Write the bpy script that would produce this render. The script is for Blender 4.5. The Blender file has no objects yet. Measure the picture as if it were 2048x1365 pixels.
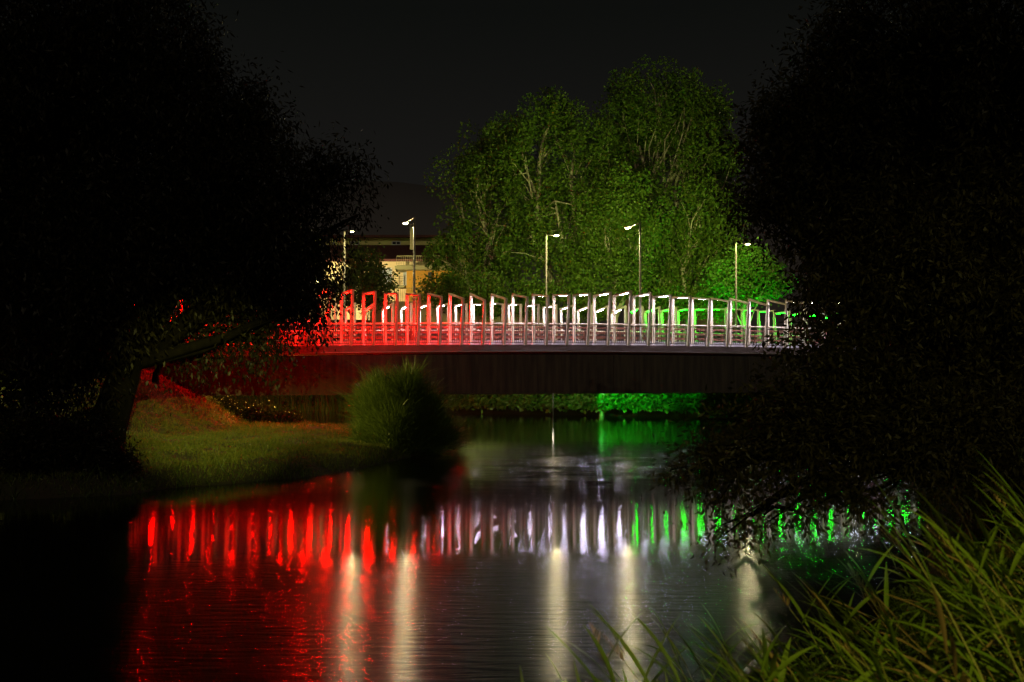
import bpy, math, random
import numpy as np
from mathutils import Vector, Matrix
C = bpy.context.scene.collection
R = math.radians
random.seed(7)
rng = np.random.default_rng(11)

# ------------------------------------------------------------------ camera, sky, fill sun, exposure
F = 1991.0                     # focal length in pixels of the 2048 px wide photograph
CAMZ = 3.1                     # metres above the water
HY = 737.0                     # row of the horizon
cam = bpy.data.cameras.new("camera")
cam.lens = 35.0; cam.sensor_width = 36.0; cam.clip_start = 0.05; cam.clip_end = 20000
co = bpy.data.objects.new("camera", cam); C.objects.link(co)
cam.dof.use_dof = True; cam.dof.focus_distance = 52.0; cam.dof.aperture_fstop = 4.0
co.location = (0, 0, CAMZ)
co.rotation_euler = (R(90) + math.atan((HY - 682.5) / F), 0, 0)
bpy.context.scene.camera = co

w = bpy.data.worlds.new("World"); bpy.context.scene.world = w; w.use_nodes = True
nt = w.node_tree; nt.nodes.clear()
wo = nt.nodes.new("ShaderNodeOutputWorld"); bg = nt.nodes.new("ShaderNodeBackground")
tc = nt.nodes.new("ShaderNodeTexCoord"); sp = nt.nodes.new("ShaderNodeSeparateXYZ")
rp = nt.nodes.new("ShaderNodeValToRGB")
nt.links.new(tc.outputs["Generated"], sp.inputs[0]); nt.links.new(sp.outputs["Z"], rp.inputs[0])
nt.links.new(rp.outputs[0], bg.inputs[0]); nt.links.new(bg.outputs[0], wo.inputs[0])
e = rp.color_ramp.elements
e[0].position = 0.0; e[0].color = (0.0105, 0.0092, 0.0095, 1)
e[1].position = 0.34; e[1].color = (0.0040, 0.0044, 0.0038, 1)
m_ = e.new(0.16); m_.color = (0.0092, 0.0086, 0.0078, 1)
bg.inputs[1].default_value = 1.0

sd = bpy.data.lights.new("fill_sun", 'SUN'); sd.energy = 0.20; sd.angle = R(0.5); sd.color = (1.0, 0.86, 0.6)  # dim warm sun added as general fill from behind the camera
so = bpy.data.objects.new("fill_sun", sd); C.objects.link(so); so.rotation_euler = (R(69), 0, R(10))

sc = bpy.context.scene
sc.view_settings.view_transform = 'Standard'; sc.view_settings.look = 'None'
sc.view_settings.exposure = 0.0; sc.view_settings.gamma = 1.0
sc.render.engine = 'CYCLES'
cy = sc.cycles
cy.use_denoising = True
cy.max_bounces = 6; cy.diffuse_bounces = 2; cy.glossy_bounces = 3; cy.transmission_bounces = 2; cy.transparent_max_bounces = 4
cy.sample_clamp_indirect = 6.0; cy.sample_clamp_direct = 0.0
cy.caustics_reflective = False; cy.caustics_refractive = False

# ------------------------------------------------------------------ helpers
def at(px, py, Y):
    return Vector(((px - 1024.0) * Y / F, Y, CAMZ + (HY - py) * Y / F))

def tag(o, label=None, cat=None, group=None, kind=None):
    if label: o["label"] = label
    if cat: o["category"] = cat
    if group: o["group"] = group
    if kind: o["kind"] = kind
    return o

def empty(name, loc, rz=0.0):
    o = bpy.data.objects.new(name, None); C.objects.link(o)
    o.location = loc; o.rotation_euler = (0, 0, rz); o.empty_display_size = 0.3
    return o

class MB:
    """collects geometry in world (or thing-local) coordinates and links it as one mesh object"""
    def __init__(s): s.v = []; s.f = []
    def quadbox(s, c8):
        n = len(s.v); s.v += [tuple(p) for p in c8]
        s.f += [tuple(n + i for i in q) for q in ((0,3,2,1),(4,5,6,7),(0,1,5,4),(1,2,6,5),(2,3,7,6),(3,0,4,7))]
        return s
    def box(s, c, d, rz=0.0):
        cx, cy_, cz = c; hx, hy, hz = d[0]/2, d[1]/2, d[2]/2
        ca, sa = math.cos(rz), math.sin(rz); P = []
        for z in (-hz, hz):
            for x, y in ((-hx,-hy),(hx,-hy),(hx,hy),(-hx,hy)):
                P.append((cx + x*ca - y*sa, cy_ + x*sa + y*ca, cz + z))
        return s.quadbox(P)
    def beam(s, a, b, wd, ht, up=(0,0,1)):
        """rectangular bar from a to b; wd across, ht along up"""
        a = Vector(a); b = Vector(b); d = (b-a).normalized(); up = Vector(up)
        sd_ = d.cross(up)
        if sd_.length < 1e-4: sd_ = d.cross(Vector((1,0,0)))
        sd_.normalize(); u = sd_.cross(d).normalized()
        P = []
        for p in (a, b):
            for x, y in ((-1,-1),(1,-1),(1,1),(-1,1)):
                P.append(p + sd_*(x*wd/2) + u*(y*ht/2))
        return s.quadbox(P)
    def tube(s, pts, rad, n=8, cap=True):
        pts = [Vector(p) for p in pts]
        if not hasattr(rad, '__len__'): rad = [rad]*len(pts)
        base = len(s.v); px = None
        for i, p in enumerate(pts):
            d = (pts[min(i+1, len(pts)-1)] - pts[max(i-1, 0)]).normalized()
            if px is None:
                px = d.cross(Vector((0.13, 0.31, 0.94)))
                if px.length < 1e-3: px = d.cross(Vector((1,0,0)))
            px = (px - d*px.dot(d)).normalized(); py_ = d.cross(px)
            for k in range(n):
                a = 2*math.pi*k/n
                s.v.append(tuple(p + (px*math.cos(a) + py_*math.sin(a))*rad[i]))
        for i in range(len(pts)-1):
            for k in range(n):
                a = base + i*n + k; b = base + i*n + (k+1) % n
                s.f.append((a, b, b+n, a+n))
        if cap:
            s.f.append(tuple(base + k for k in range(n))[::-1])
            s.f.append(tuple(base + (len(pts)-1)*n + k for k in range(n)))
        return s
    def poly_prism(s, pts, z0, z1):
        n = len(s.v); m = len(pts)
        s.v += [(p[0], p[1], z0) for p in pts] + [(p[0], p[1], z1) for p in pts]
        s.f.append(tuple(range(n, n+m))[::-1]); s.f.append(tuple(range(n+m, n+2*m)))
        for i in range(m):
            j = (i+1) % m; s.f.append((n+i, n+j, n+m+j, n+m+i))
        return s
    def mesh(s, name, mat, off=(0,0,0), smooth=False):
        me = bpy.data.meshes.new(name)
        me.from_pydata([(x-off[0], y-off[1], z-off[2]) for x, y, z in s.v], [], s.f)
        if mat: me.materials.append(mat)
        if smooth: me.shade_smooth()
        me.update(); return me
    def build(s, name, mat, parent=None, smooth=False):
        off = tuple(parent_root(parent)) if parent is not None else (0,0,0)
        o = bpy.data.objects.new(name, s.mesh(name, mat, off, smooth)); C.objects.link(o)
        if parent is not None: o.parent = parent
        return o

def parent_root(p):
    v = Vector((0,0,0))
    while p is not None: v += p.location; p = p.parent
    return v

def fast_mesh(name, verts, quads, mat, parent=None, smooth=False):
    """numpy verts (N,3), quads (M,4)"""
    off = parent_root(parent) if parent is not None else Vector((0,0,0))
    verts = np.asarray(verts, dtype=np.float32) - np.array(off, dtype=np.float32)
    quads = np.asarray(quads, dtype=np.int32)
    me = bpy.data.meshes.new(name)
    me.vertices.add(len(verts)); me.vertices.foreach_set("co", verts.ravel())
    k = quads.shape[1]
    me.loops.add(quads.size); me.loops.foreach_set("vertex_index", quads.ravel())
    me.polygons.add(len(quads))
    me.polygons.foreach_set("loop_start", np.arange(0, quads.size, k, dtype=np.int32))
    if smooth: me.polygons.foreach_set("use_smooth", np.ones(len(quads), dtype=bool))
    me.update(calc_edges=True); me.validate()
    if mat: me.materials.append(mat)
    o = bpy.data.objects.new(name, me); C.objects.link(o)
    if parent is not None: o.parent = parent
    return o

def unit(a): return a / np.maximum(np.linalg.norm(a, axis=-1, keepdims=True), 1e-9)

def leaf_arrays(P, D, L, W, N=None):
    """diamond leaves: base P, direction D, length L, width W"""
    n = len(P)
    if N is None: N = unit(rng.normal(size=(n,3)) + np.array([0,0,0.6]))
    S = unit(np.cross(D, N)); U = np.cross(S, D)
    L = L[:,None]; W = W[:,None]
    v = np.empty((n,4,3))
    v[:,0] = P; v[:,1] = P + D*L*0.45 + S*W*0.5 + U*W*0.12
    v[:,2] = P + D*L; v[:,3] = P + D*L*0.45 - S*W*0.5 + U*W*0.12
    return v.reshape(-1,3), np.arange(n*4).reshape(n,4)

def blade_arrays(P, D, L, W, bend, seg=3):
    """grass blades: tapering strips that bend over; P root, D start direction, bend = horizontal vector added"""
    n = len(P); S = unit(np.cross(D, bend + 1e-4)); vs = []
    for i in range(seg+1):
        t = i/seg
        c = P + D*(L*t)[:,None] + bend*(L*t*t)[:,None] - np.array([0,0,1])*(L*0.25*t*t*np.linalg.norm(bend,axis=1))[:,None]
        hw = (W*0.5*(1-t)**0.7 + 0.0004)[:,None]
        vs += [c - S*hw, c + S*hw]
    v = np.stack(vs, axis=1)
    base = (np.arange(n)*(2*(seg+1)))[:,None]
    q = [base + np.array([2*i, 2*i+1, 2*i+3, 2*i+2]) for i in range(seg)]
    return v.reshape(-1,3), np.concatenate(q, axis=0)

# ------------------------------------------------------------------ materials
def mat(name, col, rough=0.7, metal=0.0, var=0.0, vscale=3.0, bump=0.0, bscale=20.0, col2=None, spec=None, stretch=None):
    m = bpy.data.materials.new(name); m.use_nodes = True; n = m.node_tree; b = n.nodes["Principled BSDF"]
    b.inputs["Base Color"].default_value = (*col, 1); b.inputs["Roughness"].default_value = rough
    b.inputs["Metallic"].default_value = metal
    if spec is not None: b.inputs["Specular IOR Level"].default_value = spec
    t = n.nodes.new("ShaderNodeTexCoord"); mp = n.nodes.new("ShaderNodeMapping")
    n.links.new(t.outputs["Object"], mp.inputs[0])
    if stretch: mp.inputs["Scale"].default_value = stretch
    if var or col2:
        nz = n.nodes.new("ShaderNodeTexNoise"); nz.inputs["Scale"].default_value = vscale; nz.inputs["Detail"].default_value = 6
        n.links.new(mp.outputs[0], nz.inputs[0])
        r = n.nodes.new("ShaderNodeValToRGB"); n.links.new(nz.outputs[0], r.inputs[0])
        c2 = col2 or tuple(c*(1-var) for c in col); c1 = col if col2 else tuple(min(1, c*(1+var)) for c in col)
        r.color_ramp.elements[0].position = 0.35; r.color_ramp.elements[1].position = 0.65
        r.color_ramp.elements[0].color = (*c2, 1); r.color_ramp.elements[1].color = (*c1, 1)
        n.links.new(r.outputs[0], b.inputs["Base Color"])
    if bump:
        nz = n.nodes.new("ShaderNodeTexNoise"); nz.inputs["Scale"].default_value = bscale; nz.inputs["Detail"].default_value = 5
        n.links.new(mp.outputs[0], nz.inputs[0])
        bp = n.nodes.new("ShaderNodeBump"); bp.inputs["Strength"].default_value = bump; bp.inputs["Distance"].default_value = 0.02
        n.links.new(nz.outputs[0], bp.inputs["Height"]); n.links.new(bp.outputs[0], b.inputs["Normal"])
    return m

def leafmat(name, c1, c2, trans=0.35, rough=0.5):
    m = bpy.data.materials.new(name); m.use_nodes = True; n = m.node_tree; n.nodes.clear()
    o = n.nodes.new("ShaderNodeOutputMaterial"); mix = n.nodes.new("ShaderNodeMixShader"); mix.inputs[0].default_value = trans
    b = n.nodes.new("ShaderNodeBsdfPrincipled"); b.inputs["Roughness"].default_value = rough; b.inputs["Specular IOR Level"].default_value = 0.25
    t = n.nodes.new("ShaderNodeBsdfTranslucent")
    g = n.nodes.new("ShaderNodeNewGeometry"); r = n.nodes.new("ShaderNodeValToRGB")
    r.color_ramp.elements[0].color = (*c1, 1); r.color_ramp.elements[1].color = (*c2, 1)
    n.links.new(g.outputs["Random Per Island"], r.inputs[0])
    n.links.new(r.outputs[0], b.inputs["Base Color"]); n.links.new(r.outputs[0], t.inputs["Color"])
    n.links.new(b.outputs[0], mix.inputs[1]); n.links.new(t.outputs[0], mix.inputs[2]); n.links.new(mix.outputs[0], o.inputs[0])
    return m

def emit(name, col, s):
    m = bpy.data.materials.new(name); m.use_nodes = True; n = m.node_tree; b = n.nodes["Principled BSDF"]
    b.inputs["Base Color"].default_value = (0.8,0.8,0.8,1)
    b.inputs["Emission Color"].default_value = (*col, 1); b.inputs["Emission Strength"].default_value = s
    return m

M = dict(
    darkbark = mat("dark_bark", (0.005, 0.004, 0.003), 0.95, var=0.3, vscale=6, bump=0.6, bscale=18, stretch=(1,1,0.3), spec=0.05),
    cream = mat("cream_paint", (0.66, 0.58, 0.40), 0.45, var=0.06, vscale=2),
    rail = mat("rail_paint", (0.55, 0.52, 0.50), 0.4, var=0.05),
    bars = mat("baluster_paint", (0.11, 0.085, 0.08), 0.5),
    wood = mat("guard_wood", (0.26, 0.10, 0.06), 0.6, var=0.25, vscale=4),
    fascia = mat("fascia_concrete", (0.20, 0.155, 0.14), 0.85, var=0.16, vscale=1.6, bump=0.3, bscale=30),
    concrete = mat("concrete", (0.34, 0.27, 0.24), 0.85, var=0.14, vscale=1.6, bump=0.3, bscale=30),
    pavement = mat("pavement", (0.40, 0.38, 0.37), 0.8, var=0.1, vscale=3),
    asphalt = mat("asphalt", (0.06, 0.06, 0.062), 0.8, var=0.15, vscale=6),
    girder = mat("weathered_girder", (0.066, 0.054, 0.034), 0.7, col2=(0.024, 0.019, 0.013), vscale=2.0, stretch=(2.4, 2.4, 0.22), bump=0.25, bscale=8),
    pole = mat("galvanised_pole", (0.22, 0.21, 0.15), 0.45, 0.3, var=0.08),
    head = mat("lamp_head", (0.35, 0.33, 0.30), 0.4, 0.3),
    bark = mat("bark", (0.16, 0.11, 0.075), 0.9, var=0.35, vscale=6, bump=0.6, bscale=18, stretch=(1,1,0.3)),
    palebark = mat("pale_bark", (0.48, 0.36, 0.26), 0.9, var=0.3, vscale=5, bump=0.5, bscale=14, stretch=(1,1,0.3)),
    dead = leafmat("dry_reed", (0.16, 0.11, 0.04), (0.28, 0.20, 0.08), 0.2),
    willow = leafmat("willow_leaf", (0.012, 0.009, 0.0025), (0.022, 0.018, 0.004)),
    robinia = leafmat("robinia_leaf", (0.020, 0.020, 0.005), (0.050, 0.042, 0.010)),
    poplar = leafmat("poplar_leaf", (0.07, 0.13, 0.012), (0.17, 0.22, 0.028), 0.3),
    shrub = leafmat("shrub_leaf", (0.05, 0.08, 0.012), (0.09, 0.13, 0.02), 0.3),
    ivy = leafmat("bank_leaf", (0.07, 0.16, 0.012), (0.13, 0.25, 0.03), 0.25, 0.4),
    grass = leafmat("grass_blade", (0.07, 0.10, 0.012), (0.16, 0.16, 0.03), 0.25),
    reed = leafmat("reed_blade", (0.07, 0.15, 0.012), (0.17, 0.23, 0.02), 0.35),
    stem = mat("reed_stem", (0.20, 0.20, 0.04), 0.6),
    soil = mat("soil", (0.035, 0.035, 0.012), 0.95, col2=(0.045, 0.028, 0.014), vscale=1.3, bump=0.8, bscale=6),
    ywall = mat("yellow_render", (0.80, 0.72, 0.26), 0.9, var=0.06, vscale=1),
    cwall = mat("cream_render", (0.74, 0.60, 0.34), 0.9, var=0.06, vscale=1),
    owall = mat("orange_render", (0.50, 0.25, 0.03), 0.9, var=0.08, vscale=1),
    twall = mat("tan_render", (0.45, 0.32, 0.16), 0.9, var=0.08, vscale=1),
    roof = mat("roof_tile", (0.14, 0.045, 0.035), 0.8, var=0.3, vscale=9),
    trim = mat("white_trim", (0.7, 0.68, 0.62), 0.6),
    shutter = mat("pale_blue_shutter", (0.42, 0.50, 0.52), 0.6),
    dark = mat("dark_metal", (0.06, 0.055, 0.05), 0.5),
    glass = mat("window_glass", (0.02, 0.02, 0.025), 0.08),
    slab = mat("balcony_slab", (0.30, 0.28, 0.13), 0.8),
    hill = mat("hill", (0.20, 0.18, 0.19), 1.0),
    led_red = emit("red_led", (1.0, 0.0003, 0.0001), 820),
    led_white = emit("white_led", (0.84, 0.74, 1.0), 195),
    led_green = emit("green_led", (0.0003, 1.0, 0.0024), 270),
    lamp = emit("lamp_lens", (1.0, 0.88, 0.42), 40),
    glint = emit("added_lamp_lens", (1.0, 0.85, 0.6), 14),  # lens of the second added deck lamp and the assumed waterline lamp
    sodium = emit("sodium_lens", (1.0, 0.50, 0.08), 15),
)

# water: dark river; calm upstream of a wandering line, wind-ruffled downstream
def water_mat():
    m = bpy.data.materials.new("river_water"); m.use_nodes = True; n = m.node_tree; b = n.nodes["Principled BSDF"]
    L = n.links.new
    b.inputs["Base Color"].default_value = (0.004, 0.006, 0.003, 1); b.inputs["IOR"].default_value = 1.9
    b.inputs["Specular IOR Level"].default_value = 0.5
    b.inputs["Anisotropic"].default_value = 0.8                     # wave crests lie across the river view
    cx_ = n.nodes.new("ShaderNodeCombineXYZ"); cx_.inputs[1].default_value = 1.0; L(cx_.outputs[0], b.inputs["Tangent"])
    t = n.nodes.new("ShaderNodeTexCoord"); s = n.nodes.new("ShaderNodeSeparateXYZ"); L(t.outputs["Object"], s.inputs[0])
    mp = n.nodes.new("ShaderNodeMapping"); mp.inputs["Scale"].default_value = (0.10, 0.35, 1); L(t.outputs["Object"], mp.inputs[0])
    nz = n.nodes.new("ShaderNodeTexNoise"); nz.inputs["Scale"].default_value = 1.0; nz.inputs["Detail"].default_value = 2; L(mp.outputs[0], nz.inputs[0])
    # y + noise + slope*x  -> ruffled factor
    a1 = n.nodes.new("ShaderNodeMath"); a1.operation = 'MULTIPLY_ADD'; a1.inputs[1].default_value = 3.0; L(nz.outputs[0], a1.inputs[0]); L(s.outputs["Y"], a1.inputs[2])
    a2 = n.nodes.new("ShaderNodeMath"); a2.operation = 'MULTIPLY_ADD'; a2.inputs[1].default_value = -0.28; L(s.outputs["X"], a2.inputs[0]); L(a1.outputs[0], a2.inputs[2])
    mr = n.nodes.new("ShaderNodeMapRange"); mr.inputs["From Min"].default_value = 16.2; mr.inputs["From Max"].default_value = 19.6
    mr.inputs["To Min"].default_value = 0.22; mr.inputs["To Max"].default_value = 0.062; mr.interpolation_type = 'SMOOTHSTEP'
    L(a2.outputs[0], mr.inputs["Value"]); 
    # ripples: long across the view, short along it
    m2 = n.nodes.new("ShaderNodeMapping"); m2.inputs["Scale"].default_value = (0.9, 5.5, 1); m2.inputs["Rotation"].default_value = (0, 0, R(4)); L(t.outputs["Object"], m2.inputs[0])
    n2 = n.nodes.new("ShaderNodeTexNoise"); n2.inputs["Scale"].default_value = 1.6; n2.inputs["Detail"].default_value = 3; L(m2.outputs[0], n2.inputs[0])
    amp = n.nodes.new("ShaderNodeMapRange"); amp.inputs["From Min"].default_value = 16.0; amp.inputs["From Max"].default_value = 19.0
    amp.inputs["To Min"].default_value = 0.011; amp.inputs["To Max"].default_value = 0.0015; L(a2.outputs[0], amp.inputs["Value"])
    # eddies below the spit
    m3 = n.nodes.new("ShaderNodeMapping"); m3.inputs["Scale"].default_value = (0.35, 1.3, 1); m3.inputs["Rotation"].default_value = (0,0,R(-12)); L(t.outputs["Object"], m3.inputs[0])
    n3 = n.nodes.new("ShaderNodeTexNoise"); n3.inputs["Scale"].default_value = 1.2; n3.inputs["Detail"].default_value = 5; n3.inputs["Distortion"].default_value = 1.6; L(m3.outputs[0], n3.inputs[0])
    g1 = n.nodes.new("ShaderNodeMapRange"); g1.inputs["From Min"].default_value = 24; g1.inputs["From Max"].default_value = 33; g1.inputs["To Max"].default_value = 0.016; L(s.outputs["Y"], g1.inputs["Value"])
    g2 = n.nodes.new("ShaderNodeMapRange"); g2.inputs["From Min"].default_value = 44; g2.inputs["From Max"].default_value = 36; L(s.outputs["Y"], g2.inputs["Value"])
    ml = n.nodes.new("ShaderNodeMath"); ml.operation = 'MULTIPLY'; L(g1.outputs[0], ml.inputs[0]); L(g2.outputs[0], ml.inputs[1])
    r1 = n.nodes.new("ShaderNodeMapRange"); r1.inputs["From Min"].default_value = 0.42; r1.inputs["From Max"].default_value = 0.62; r1.inputs["To Max"].default_value = 9.0; L(n3.outputs[0], r1.inputs["Value"])
    r2 = n.nodes.new("ShaderNodeMath"); r2.operation = 'MULTIPLY_ADD'; L(r1.outputs[0], r2.inputs[0]); L(ml.outputs[0], r2.inputs[1]); L(mr.outputs[0], r2.inputs[2]); L(r2.outputs[0], b.inputs["Roughness"])
    h1 = n.nodes.new("ShaderNodeMath"); h1.operation = 'MULTIPLY'; L(n2.outputs[0], h1.inputs[0]); L(amp.outputs[0], h1.inputs[1])
    h2 = n.nodes.new("ShaderNodeMath"); h2.operation = 'MULTIPLY_ADD'; L(n3.outputs[0], h2.inputs[0]); L(ml.outputs[0], h2.inputs[1]); L(h1.outputs[0], h2.inputs[2])
    bp = n.nodes.new("ShaderNodeBump"); bp.inputs["Strength"].default_value = 1.0; bp.inputs["Distance"].default_value = 1.0
    L(h2.outputs[0], bp.inputs["Height"]); L(bp.outputs[0], b.inputs["Normal"])
    return m

# ------------------------------------------------------------------ terrain and water
def smooth(a, b, x):
    t = np.clip((x-a)/(b-a), 0, 1); return t*t*(3-2*t)

def seg_dist(X, Y, poly, closed=True):
    d = np.full(X.shape, 1e9); ins = np.zeros(X.shape, bool); m = len(poly)
    for i in range(m if closed else m-1):
        x0, y0 = poly[i]; x1, y1 = poly[(i+1) % m]
        t = np.clip(((X-x0)*(x1-x0) + (Y-y0)*(y1-y0)) / ((x1-x0)**2 + (y1-y0)**2), 0, 1)
        d = np.minimum(d, np.hypot(X-(x0+t*(x1-x0)), Y-(y0+t*(y1-y0))))
        c = ((y0 > Y) != (y1 > Y)) & (X < (x1-x0)*(Y-y0)/((y1-y0) if y1 != y0 else 1e-9) + x0)
        ins ^= c
    return np.where(ins, d, -d)

LEFT = [(-60,23.0),(-12.1,23.4),(-9.4,24.4),(-8.9,25.6),(-7.1,27.1),(-5.6,28.6),(-4.6,31.0),(-3.6,34.5),(-2.9,37.5),(-1.9,42.0),(-2.2,45.4),
        (-4.2,46.6),(-10.5,48.4),(-18,50.5),(-60,53)]
RIGHT = [(-6,-6),(-4,1.5),(-0.6,4.2),(0.6,5.4),(1.7,7.4),(3.4,9.6),(5.2,13.2),(7.8,19),(11,28),(16,41),(21.5,54),(120,54),(120,-6)]
FAR = [(-130,99),(-60,83),(-32,77),(-16,73.5),(-8,70),(-2,68),(5,65.6),(12,63),(22,58),(40,54),(140,50),(140,400),(-130,400)]

def ground_z(X, Y):
    X = np.asarray(X, float); Y = np.asarray(Y, float)
    dl = seg_dist(X, Y, LEFT); dr = seg_dist(X, Y, RIGHT); df = seg_dist(X, Y, FAR)
    rel = 0.10*np.sin(X*1.7+Y*0.6)*np.cos(Y*1.3-X*0.4) + 0.05*np.sin(X*4.1)*np.sin(Y*3.3)
    zl = np.where(dl > 0, 0.42*smooth(0, 0.9, dl) + 0.12*smooth(1, 5, dl), np.maximum(dl*0.7, -1.2))
    zl = zl + np.where(dl > 0.3, rel*0.7, 0) + smooth(-11.6, -17.4, X)*smooth(28.5, 40.5, Y)*smooth(56, 48, Y)*2.5*(dl > 0)
    zl = zl + smooth(-17, -26, X)*smooth(25, 34, Y)*0.2*(dl > 0)
    zr = np.where(dr > 0, 1.25*smooth(0, 2.6, dr) + 2.0*smooth(3, 16, dr)*smooth(4, 16, Y) + 0.3*smooth(2.6, 6, dr), np.maximum(dr*0.7, -1.2)) + np.where(dr > 0.3, rel*0.6, 0)
    zf = np.where(df > 0, 2.9*smooth(0, 6.5, df) + 1.2*smooth(5, 12, df), np.maximum(df*0.7, -1.2))
    return np.maximum(np.maximum(zl, zr), zf)

def grid_terrain(name, x0, x1, y0, y1, nx, ny, kind_name):
    xs = np.linspace(x0, x1, nx); ys = np.linspace(y0, y1, ny)
    X, Y = np.meshgrid(xs, ys); Z = ground_z(X, Y)
    v = np.stack([X, Y, Z], -1).reshape(-1, 3)
    i = np.arange(nx-1)[None, :] + (np.arange(ny-1)*nx)[:, None]
    q = np.stack([i, i+1, i+nx+1, i+nx], -1).reshape(-1, 4)
    o = fast_mesh(name, v, q, M['soil'], smooth=True)
    o["kind"] = "structure"
    return o
grid_terrain("ground", -70, 90, -5.9, 130, 480, 400, "ground")
big = MB(); big.v = [(-4000,-4000,-1.3),(4000,-4000,-1.3),(4000,9000,-1.3),(-4000,9000,-1.3)]; big.f = [(0,1,2,3)]
tag(big.build("terrain", M['soil']), kind="structure")
wt = MB(); wt.v = [(-70,-5.9,0),(90,-5.9,0),(90,110,0),(-70,110,0)]; wt.f = [(0,1,2,3)]
tag(wt.build("water", water_mat()), kind="structure")
# far hill
hv = []; hf = []
xs = np.linspace(-2600, 2600, 80)
for i, x in enumerate(xs):
    h = 395 - (x+250)**2*0.00004 + 22*math.sin(x*0.006) + 9*math.sin(x*0.021+1)
    for j, (yy, k) in enumerate(((1500, 0.0), (1750, 0.6), (2000, 1.0), (2500, 0.3))):
        hv.append((x, yy, -5 + (h+5)*k))
for i in range(79):
    for j in range(3):
        a = i*4+j; hf.append((a, a+4, a+5, a+1))
hm = MB(); hm.v = hv; hm.f = hf
tag(hm.build("hill", M['hill'], smooth=True), kind="structure")

# ------------------------------------------------------------------ bridge
TH = math.asin(0.20); AX = Vector((math.cos(TH), math.sin(TH), 0)); IN = Vector((-math.sin(TH), math.cos(TH), 0))
B0 = Vector((106/F*50.5, 50.5, 0))            # point of the near edge
WID = 10.0                                      # edge to edge
S0, S1 = -46.0, 52.0
def deckz(s): return 4.27 - 0.0007*s*s
def bp(s, t, dz=0.0):                           # s along, t inwards from the near edge
    p = B0 + AX*s + IN*t; return Vector((p.x, p.y, deckz(s) + dz))
def s_at(px, t):                                # s whose point at offset t shows at column px
    k = (px-1024)/F; p = B0 + IN*t
    return (k*p.y - p.x) / (AX.x - k*AX.y)

bridge = empty("bridge", (B0.x, B0.y, 0))
tag(bridge, "road bridge on deep brown girders crossing the river, lined with lit portal frames", "bridge")
def strip_solid(mb, t0, t1, z_top, z_bot, n=36, flat_bottom=None):
    base = len(mb.v)
    for i in range(n+1):
        s = S0 + (S1-S0)*i/n
        for t, top in ((t0,1),(t1,1),(t1,0),(t0,0)):
            p = bp(s, t, z_top if top else z_bot)
            if not top and flat_bottom is not None: p.z = flat_bottom
            mb.v.append(tuple(p))
    for i in range(n):
        a = base + 4*i; b = a + 4
        for k in range(4):
            mb.f.append((a+k, b+k, b+(k+1) % 4, a+(k+1) % 4))
    mb.f.append((base, base+1, base+2, base+3)); e_ = base+4*n; mb.f.append((e_+3, e_+2, e_+1, e_))
    return mb
def sweep(mb, prof, n=36):
    base = len(mb.v); m = len(prof)
    for i in range(n+1):
        s = S0 + (S1-S0)*i/n
        mb.v += [tuple(bp(s, t, z)) for t, z in prof]
    for i in range(n):
        a = base + m*i; b = a + m
        for k in range(m): mb.f.append((a+k, b+k, b+(k+1) % m, a+(k+1) % m))
    mb.f.append(tuple(range(base, base+m))); e_ = base+m*n; mb.f.append(tuple(range(e_, e_+m))[::-1])
    return mb
strip_solid(MB(), 0.25, WID-0.25, -0.16, -0.42).build("deck_slab", M['concrete'], bridge)
strip_solid(MB(), 2.2, WID-2.2, -0.06, -0.157).build("road_surface", M['asphalt'], bridge)
for t0, t1 in ((0.252, 2.15), (WID-2.15, WID-0.252)):
    strip_solid(MB(), t0, t1, 0.0, -0.158).build("sidewalk", M['pavement'], bridge)
for t0, t1 in ((2.152, 2.198), (WID-2.198, WID-2.152)):
    strip_solid(MB(), t0, t1, 0.02, -0.155).build("kerb", M['concrete'], bridge)
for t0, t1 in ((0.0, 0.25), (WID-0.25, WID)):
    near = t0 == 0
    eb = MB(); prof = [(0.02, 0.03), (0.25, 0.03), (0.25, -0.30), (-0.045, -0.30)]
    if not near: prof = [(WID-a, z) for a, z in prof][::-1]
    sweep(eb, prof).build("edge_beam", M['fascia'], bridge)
    prof = [(-0.11, -0.302), (0.20, -0.302), (0.20, -0.335), (-0.11, -0.335)]
    if not near: prof = [(WID-a, z) for a, z in prof][::-1]
    sweep(MB(), prof).build("drip_lip", M['rail'], bridge)
    prof = [(1.10, 0.002), (1.10, 0.27), (1.18, 0.27), (1.18, 0.002)]
    if not near: prof = [(WID-a, z) for a, z in prof][::-1]
    sweep(MB(), prof).build("upstand", M['pavement'], bridge)
GB = 1.84
for sgn, t in ((1, 0.24), (-1, WID-0.24)):
    tt = (t, t+0.14) if sgn > 0 else (t-0.14, t)
    g = strip_solid(MB(), tt[0], tt[1], -0.425, 0, flat_bottom=GB+0.02).build("girder", M['girder'], bridge)
    fl = MB()
    base = [bp(S0, t-0.22), bp(S1, t-0.22), bp(S1, t+0.22), bp(S0, t+0.22)]
    fl.poly_prism([(p.x, p.y) for p in base], GB-0.03, GB+0.017).build("bottom_flange", M['girder'], g)
    fl = MB(); o_ = -0.0 if sgn > 0 else 0.0
    tf = tt[0]-0.012 if sgn > 0 else tt[1]+0.012
    a, b_ = (tf, tt[0]-0.001) if sgn > 0 else (tt[1]+0.001, tf)
    base = [bp(S0, a), bp(S1, a), bp(S1, b_), bp(S0, b_)]
    fl.poly_prism([(p.x, p.y) for p in base], GB+0.018, GB+0.42).build("doubler_plate", M['girder'], g)
    for j in range(-6, 8):
        s = s_at(945, 0.4) + j*7.42
        if not (S0 < s < S1): continue
        p = bp(s, tt[0]-0.032 if sgn > 0 else tt[1]+0.032)
        st = MB().box((p.x, p.y, (GB+0.02 + p.z-0.45)/2), (0.20, 0.06, p.z-0.45-GB-0.02), TH)
        st.build("stiffener", M['girder'], g)
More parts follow.
